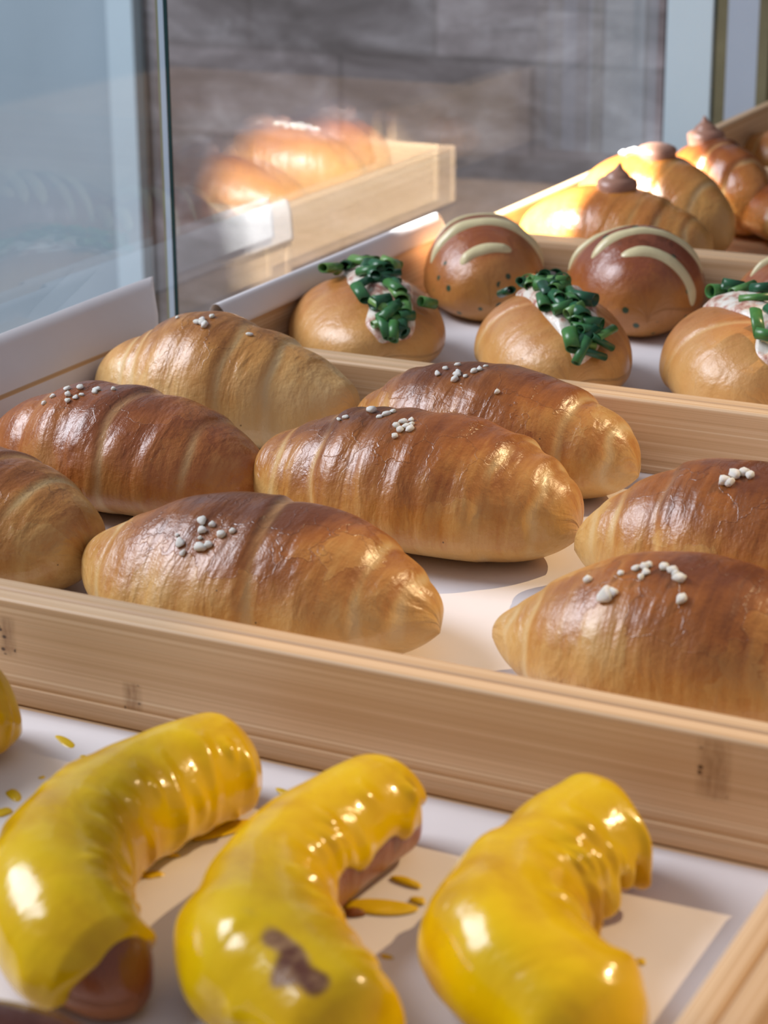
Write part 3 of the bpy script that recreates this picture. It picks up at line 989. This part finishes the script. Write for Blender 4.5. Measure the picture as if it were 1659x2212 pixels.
GK = 'rolls topped with chocolate cream'
ca = Loaf(-.3570, .9390, .0965, .0425, .0540, -4, seams=((.30, .03, .02), (.52, .05, .06), (.78, .02, .05)), seed=131, lump=.8)
ca.build('cream_topped_roll', 'glossy roll nearest the front of the back tray, peaked chocolate cream on top', 'roll', M_CRM, .72, GK)
dollop(ca, .02, 92, .0092, .0100, True)
cb = Loaf(-.3586, .9950, .0939, .0467, .0500, -20, seams=((.28, .03, .04), (.66, .02, .05)), seed=137, lump=.8)
cb.build('cream_topped_roll', 'roll with sugar grains and a flat blob of chocolate cream, behind the front one', 'roll', M_CRM, .75, GK)
dollop(cb, .04, 92, .0090, .0070, False)
pearls(cb, [(-.30, 95, 1.6), (-.34, 88, 1.4), (-.26, 92, 1.6), (-.38, 97, 1.5), (-.22, 90, 1.5), (-.42, 90, 1.4), (-.30, 102, 1.4), (-.25, 84, 1.3), (-.18, 96, 1.4)], .0012)
cc = Loaf(-.3480, 1.0600, .0790, .0450, .0400, -36, seams=((.10, .05, .06), (.58, .02, .08)), seed=139, lump=.6)
cc.build('cream_topped_roll', 'darker ribbed roll with swirled chocolate cream, topmost against the pale post', 'roll', M_CRM, 1.05, GK)
dollop(cc, -.28, 92, .0092, .0105, True, 2)
cd = Loaf(-.3010, 1.0440, .0884, .0300, .0531, -50, seams=((-.35, .05, .05), (.3, .05, .06)), seed=149, lump=.6)
cd.build('cream_topped_roll', 'reddish glossy roll cut off by the right edge, right of the flat-blob roll', 'roll', M_CRM, 1.0, GK)
ce = Loaf(-.3460, 1.1700, .0900, .0330, .0450, -20, seams=((-.2, .05, .06), (.4, .05, .06)), seed=151, lump=.6)
ce.build('crescent_roll', 'light orange roll in the farthest tray, at the right edge', 'roll', M_CRM, .60)


# ------------------------------------------------------------------ mustard rolls
def spline(P, n):
    """Catmull-Rom through points, n samples, even in length"""
    P = np.array(P, float)
    Q = np.vstack([2 * P[0] - P[1], P, 2 * P[-1] - P[-2]])
    out = []
    for i in range(1, len(Q) - 2):
        for t in np.linspace(0, 1, 20, endpoint=False):
            a, b, c, d = Q[i - 1], Q[i], Q[i + 1], Q[i + 2]
            out.append(.5 * ((2 * b) + (-a + c) * t + (2 * a - 5 * b + 4 * c - d) * t * t + (-a + 3 * b - 3 * c + d) * t ** 3))
    out.append(P[-1])
    out = np.array(out)
    L = np.concatenate([[0], np.cumsum(np.linalg.norm(np.diff(out[:, :2], axis=0), axis=1))])
    s = np.linspace(0, L[-1], n)
    return np.stack([np.interp(s, L, out[:, k]) for k in range(out.shape[1])], -1), L[-1]


Z_M = -0.0028


def mustard_roll(label, pts, seed, lo, hi, drips, thin=(), r_end=0.0125, s0=0.0, s1=1.0, zr=1.0):
    """pts: (x, y, radius); lo/hi: glaze limits in degrees at the two sides (function of s)"""
    n = 190
    C, L = spline(pts, n)
    org = Vector((C[n // 2][0], C[n // 2][1], Z_M))
    o = empty('mustard_roll', org)
    tag(o, label, 'mustard roll', 'curved rolls covered in mustard')
    s = np.linspace(0, 1, n)
    d = s * L
    R = C[:, 2].copy()
    for e, dd in ((0, d), (1, L - d)):
        re = C[0, 2] if e == 0 else C[-1, 2]
        k = np.clip(dd / re, 0, 1)
        R = R * np.sqrt(np.clip(1 - (1 - k) ** 2, 0.0, 1))
    T = np.gradient(C[:, :2], axis=0)
    T /= np.linalg.norm(T, axis=1)[:, None]
    Sd = np.stack([T[:, 1], -T[:, 0]], -1)          # to the right of travel
    nz = Noise(seed, 75, 10); nf = Noise(seed + 9, 260, 12); n3 = Noise(seed + 4, 1.0, 9)
    zc = C[:, 2] * 0.80 * zr

    def surf(i_s, a, off):
        r = np.interp(i_s, s, R)
        cx_ = np.interp(i_s, s, C[:, 0]); cy_ = np.interp(i_s, s, C[:, 1])
        sx = np.interp(i_s, s, Sd[:, 0]); sy = np.interp(i_s, s, Sd[:, 1])
        z_c = np.interp(i_s, s, zc)
        ca_, sa_ = np.cos(a), np.sin(a)
        rc = np.interp(i_s, s, C[:, 2])
        rr = r + off
        side = rr * ca_
        zz = np.where(sa_ > 0, z_c + rr * sa_ * zr * 1.02, z_c + z_c * (r / rc) ** .6 * sa_ * np.abs(sa_) ** -.35 * 1.0)
        zz = np.where(sa_ > 0, zz, np.where(np.isfinite(zz), zz, z_c))
        x = cx_ + sx * side; y = cy_ + sy * side
        return x, y, zz
    a = np.linspace(0, 2 * math.pi, 72, endpoint=False) + 0.01
    SS, A = np.meshgrid(s, a, indexing='ij')
    x, y, z = surf(SS, A, 0.0)
    am = 0.0008 * nz(x, y, z) * np.clip(np.sin(A) + .6, 0, 1)
    x, y, z = surf(SS, A, am - 0.0004)
    z = np.maximum(z, 0.0002)
    V = np.stack([x - org.x, y - org.y, z], -1).reshape(-1, 3)
    crust = np.clip(z / 0.028, 0, 1)
    skin = np.stack([SS * L, A * .012, SS * 0 + seed], -1).reshape(-1, 3)
    F = grid_faces(n, len(a), True)
    mesh_from('baked_roll', V, flip(F), M_SAUS, o, attrs={'crust': crust, 'seam': crust * 0}, uv=skin)
    # glaze
    ns, na = 260, 96
    sg = np.linspace(s0, s1, ns)
    w_ = np.linspace(-1, 1, na)
    SG, W_ = np.meshgrid(sg, w_, indexing='ij')
    jag = lambda ss, k: 7 * n3(ss * 22, k, 1.0) + 3 * n3(ss * 48, k + 3, 2.0)
    la = np.array([lo(t) for t in sg]) + jag(sg, 0.0)
    ha = np.array([hi(t) for t in sg]) + jag(sg, 9.0)
    for (sd_, at_, wd_, am_) in drips:            # side 0 right of travel, 1 left of travel
        gsh = am_ * np.exp(-((sg - at_) / wd_) ** 2)
        if sd_ == 0: la = la - gsh
        else: ha = ha + gsh
    cov = np.ones(ns)
    # round the glaze off at its ends
    for sgn, e0 in ((1, s0), (-1, s1)):
        if 0.001 < e0 < .999:
            k = np.clip((sg - e0) * sgn / 0.11, 0, 1)
            sh = np.sqrt(1 - (1 - k) ** 2)
            m_ = (la + ha) / 2
            la = m_ + (la - m_) * sh; ha = m_ + (ha - m_) * sh
    A2 = np.radians(la[:, None] + (ha - la)[:, None] * (W_ + 1) / 2)
    endk = np.minimum(1, np.minimum(np.clip((SG - s0) / 0.06, 0, 1), np.clip((s1 - SG) / 0.04, 0, 1)))
    edge = np.clip(1 - np.abs(W_) ** 14, 0, 1) ** .5 * endk ** .5
    x, y, z = surf(SG, A2, 0.0008)
    lumps = 0.0008 * nz(x * 1.5, y * 1.5, z * 1.5) + 0.0003 * nf(x, y, z * .5)
    lowlump = np.exp(-((1 - np.abs(W_)) / 0.10) ** 2) * 0.0010          # thicker bead at the edge
    lowlump = lowlump * (0.55 + .45 * n3(SG * 22, W_ * 0, 5.0))
    lumps = lumps * (1 + 1.2 * W_ ** 2)
    gw = np.random.default_rng(seed)
    DEG = np.degrees(A2)
    wart = np.zeros_like(x)
    for _ in range(22):
        ws, wd, wr, wh = gw.uniform(.03, .95), gw.uniform(118, 205), gw.uniform(.0014, .0032), gw.uniform(.0006, .0017)
        dist2 = ((SG - ws) * L / wr) ** 2 + (np.radians(DEG - wd) * .013 / (wr * 1.5)) ** 2
        wart = np.maximum(wart, wh * np.exp(-dist2))
    for _ in range(3):                       # long runs down the side
        ws, wt, wr = gw.uniform(.05, .95), gw.uniform(115, 140), gw.uniform(.0018, .0030)
        run = np.exp(-((SG - ws - .0006 * (DEG - wt)) * L / wr) ** 2) / (1 + np.exp(-(DEG - wt) / 6))
        wart = wart + .0007 * run
    for _ in range(9):                       # a few low ones on the outer side
        ws, wd, wr, wh = gw.uniform(.05, .95), gw.uniform(-20, 60), gw.uniform(.0020, .0045), gw.uniform(.0004, .0010)
        wart = np.maximum(wart, wh * np.exp(-(((SG - ws) * L / wr) ** 2 + (np.radians(DEG - wd) * .013 / wr) ** 2)))
    lumps = lumps + wart
    off = -0.0006 + (0.0030 + lumps + lowlump) * edge
    x, y, z = surf(SG, A2, off)
    z = np.maximum(z, 0.0003 + 0.0006 * edge)
    th = np.zeros_like(x)
    for (ts, ta, rs, ra) in thin:
        dd = ((SG - ts) / rs) ** 2 + ((np.degrees(A2) - ta) / ra) ** 2 + 1.1 * n3(SG * 75, A2 * 7, 0.0)
        th = np.maximum(th, np.clip(1.35 - dd, 0, 1))
    V = np.stack([x - org.x, y - org.y, z], -1).reshape(-1, 3)
    F = grid_faces(ns, na, False)
    g = mesh_from('mustard_glaze', V, flip(F), M_GLAZE, o, attrs={'thin': th})
    return o


mustard_roll('leftmost full mustard roll, with a bare brown end pointing at the camera',
             [(-0.2385, 0.4020, 0.0105), (-0.2430, 0.3945, 0.0112), (-0.2472, 0.3842, 0.0115), (-0.2502, 0.3715, 0.0118), (-0.2508, 0.3572, 0.0124), (-0.2487, 0.3427, 0.0130), (-0.2437, 0.3295, 0.0128), (-0.2361, 0.3193, 0.0124), (-0.2260, 0.3120, 0.0115), (-0.2165, 0.3085, 0.0098), (-0.2090, 0.3068, 0.0080)],
             201, lambda t: -30, lambda t: 222 if t < .84 else 200, [(1, .10, .03, 10), (1, .62, .035, 22), (0, .9, .02, 10), (1, .33, .03, 10)], s1=.968)
mustard_roll('middle mustard roll, brown crust showing along its inner side',
             [(-0.1985, 0.3990, 0.0102), (-0.2000, 0.3915, 0.0112), (-0.2016, 0.3800, 0.0117), (-0.2028, 0.3668, 0.0120), (-0.2028, 0.3535, 0.0124), (-0.2002, 0.3400, 0.0127), (-0.1946, 0.3275, 0.0130), (-0.1866, 0.3180, 0.0130), (-0.1767, 0.3119, 0.0126), (-0.1649, 0.3063, 0.0115), (-0.1573, 0.3025, 0.0105)],
             207, lambda t: -28, lambda t: 172 + 47 * (t > .42) * min(1, (t - .42) / .1) - 22 * (t < .1), [(1, .14, .02, 8), (1, .30, .03, 8)],
             thin=[(.80, 74, .075, 8), (.88, 66, .050, 13)])
mustard_roll('right mustard roll, thick drips hanging from its upper end',
             [(-0.1440, 0.4050, 0.0108), (-0.1492, 0.3995, 0.0116), (-0.1530, 0.3895, 0.0122), (-0.1550, 0.3770, 0.0126), (-0.1552, 0.3642, 0.0130), (-0.1513, 0.3508, 0.0134), (-0.1444, 0.3406, 0.0130), (-0.1361, 0.3345, 0.0122), (-0.1265, 0.3304, 0.0112), (-0.1179, 0.3269, 0.0100)],
             213, lambda t: -28, lambda t: 222 if t > .38 else 176, [(1, .10, .022, 34), (1, .19, .014, 16), (1, .29, .020, 40)])
mustard_roll('mustard roll at the left edge, only its rounded end in view',
             [(-.3090, .4030, .0120), (-.3140, .3930, .0132), (-.3190, .3810, .0138), (-.3220, .3670, .0138), (-.3200, .3510, .0135)],
             219, lambda t: -30, lambda t: 222, [])
# bare brown roll end in the lower left corner
br = Loaf(-.2180, .2660, .0520, .0230, .0300, 25, z0=Z_M, q=.5, seed=223, lump=.6)
br.build('pretzel_roll', 'bare brown roll end poking into the lower left corner', 'roll', M_SAUS, .9)

# splashes of mustard on the parchment
n_sp = Noise(300, 1.0, 8)


def splash(x, y, rx, ry, ang, label, mat=None, seed=0, h=.0007, amp=.28):
    m, k = 40, 7
    V = [(0, 0, h)]
    for j in range(1, k + 1):
        f = j / k
        for i in range(m):
            a = 2 * math.pi * i / m
            rr = 1 + amp * float(n_sp(math.cos(a) * 2.2 + seed, math.sin(a) * 2.2, seed * 1.7))
            px, py = rx * f * rr * math.cos(a), ry * f * rr * math.sin(a)
            c, s_ = math.cos(ang), math.sin(ang)
            V.append((px * c - py * s_, px * s_ + py * c, h * math.sqrt(max(0, 1 - f ** 4)) * (.7 + .3 * (1 - f)) + (0.00001)))
    F = [(0, 1 + i, 1 + (i + 1) % m) for i in range(m)]
    for j in range(k - 1):
        for i in range(m):
            i2 = (i + 1) % m
            F.append((1 + j * m + i, 1 + (j + 1) * m + i, 1 + (j + 1) * m + i2, 1 + j * m + i2))
    o = mesh_from('mustard_splash' if mat is None else 'crust_crumb', V, F, mat or M_SPLASH)
    o.location = (x, y, Z_M + .0001)
    tag(o, label, 'mustard splash' if mat is None else 'crumb', 'splashes of mustard on the parchment' if mat is None else 'brown crumbs beside the middle mustard roll')
    return o


SP = [
    (-.2957, .4066, .0042, .0013, -.4, 'long curled mustard splash nearest the back wall, left of the leftmost full roll'),
    (-.2843, .3950, .0010, .0007, 0, 'tiny mustard dot close to the leftmost full roll'),
    (-.2846, .3989, .0010, .0006, 0, 'tiny mustard dot just behind another, near the leftmost full roll'),
    (-.2868, .4012, .0008, .0005, 0, 'smallest mustard dot below the long curled splash'),
    (-.2800, .3910, .0017, .0009, .2, 'mustard dot touching the outer side of the leftmost full roll'),
    (-.2890, .3870, .0007, .0006, 0, 'lone mustard dot between the left-edge roll and the leftmost full roll'),
    (-.2894, .3766, .0032, .0013, -.5, 'teardrop mustard splash at the left edge'),
    (-.2870, .3685, .0020, .0014, -.6, 'pointed mustard splash below the teardrop one at the left edge'),
    (-.2810, .3665, .0015, .0010, .3, 'round mustard splash beside the outer bend of the leftmost full roll'),
    (-.2371, .3842 - .0010, .0085, .0024, 1.05, 'largest streak of mustard, running out from the upper end of the leftmost full roll'),
    (-.2396, .3576, .0018, .0012, .6, 'oval mustard drop inside the curve of the leftmost full roll'),
    (-.2400, .3677, .0013, .0006, .3, 'thin small mustard drop inside the curve, above the oval one'),
    (-.2290, .4035, .0065, .0016, -.5, 'mustard tail running right from the upper tip of the leftmost full roll'),
    (-.1881, .3800, .0030, .0011, -.1, 'flat mustard splash beyond the bare inner side of the middle roll'),
    (-.1885, .3670, .0064, .0026, .35, 'ragged mustard puddle inside the curve of the middle roll'),
    (-.1823, .3737, .0016, .0011, .3, 'small mustard splash right of the ragged puddle'),
    (-.1778, .3496, .0011, .0004, 0, 'faint mustard fleck near the shadow of the right roll'),
    (-.1782, .4033, .0011, .0006, 0, 'mustard fleck near the back wall, left of the right roll'),
    (-.1784, .3961, .0009, .0005, 0, 'mustard fleck touching the outer side of the right roll'),
    (-.1310, .3707, .0010, .0007, 0, 'pale mustard fleck on bare parchment inside the curve of the right roll'),
    (-.2292, .3085, .0026, .0016, -.9, 'mustard lip pooled under the near bend of the leftmost full roll'),
]
for k, (x, y, rx, ry, an, lb) in enumerate(SP):
    splash(x, y, rx * 1.2, ry * 1.35, an, lb, seed=k * 1.3)
for k, (x, y, rx, ry, lb) in enumerate([(-.1925, .3622, .0022, .0012, 'brown crumb at the near corner of the ragged mustard puddle'), (-.1978, .3615, .0016, .0011, 'brown crumb between the middle roll and the ragged puddle'), (-.2012, .3555, .0010, .0026, 'long dark crumb against the foot of the middle roll')]):
    splash(x, y, rx, ry, 0.2, lb, M_CRUMB, seed=40 + k, h=.0014, amp=.4)
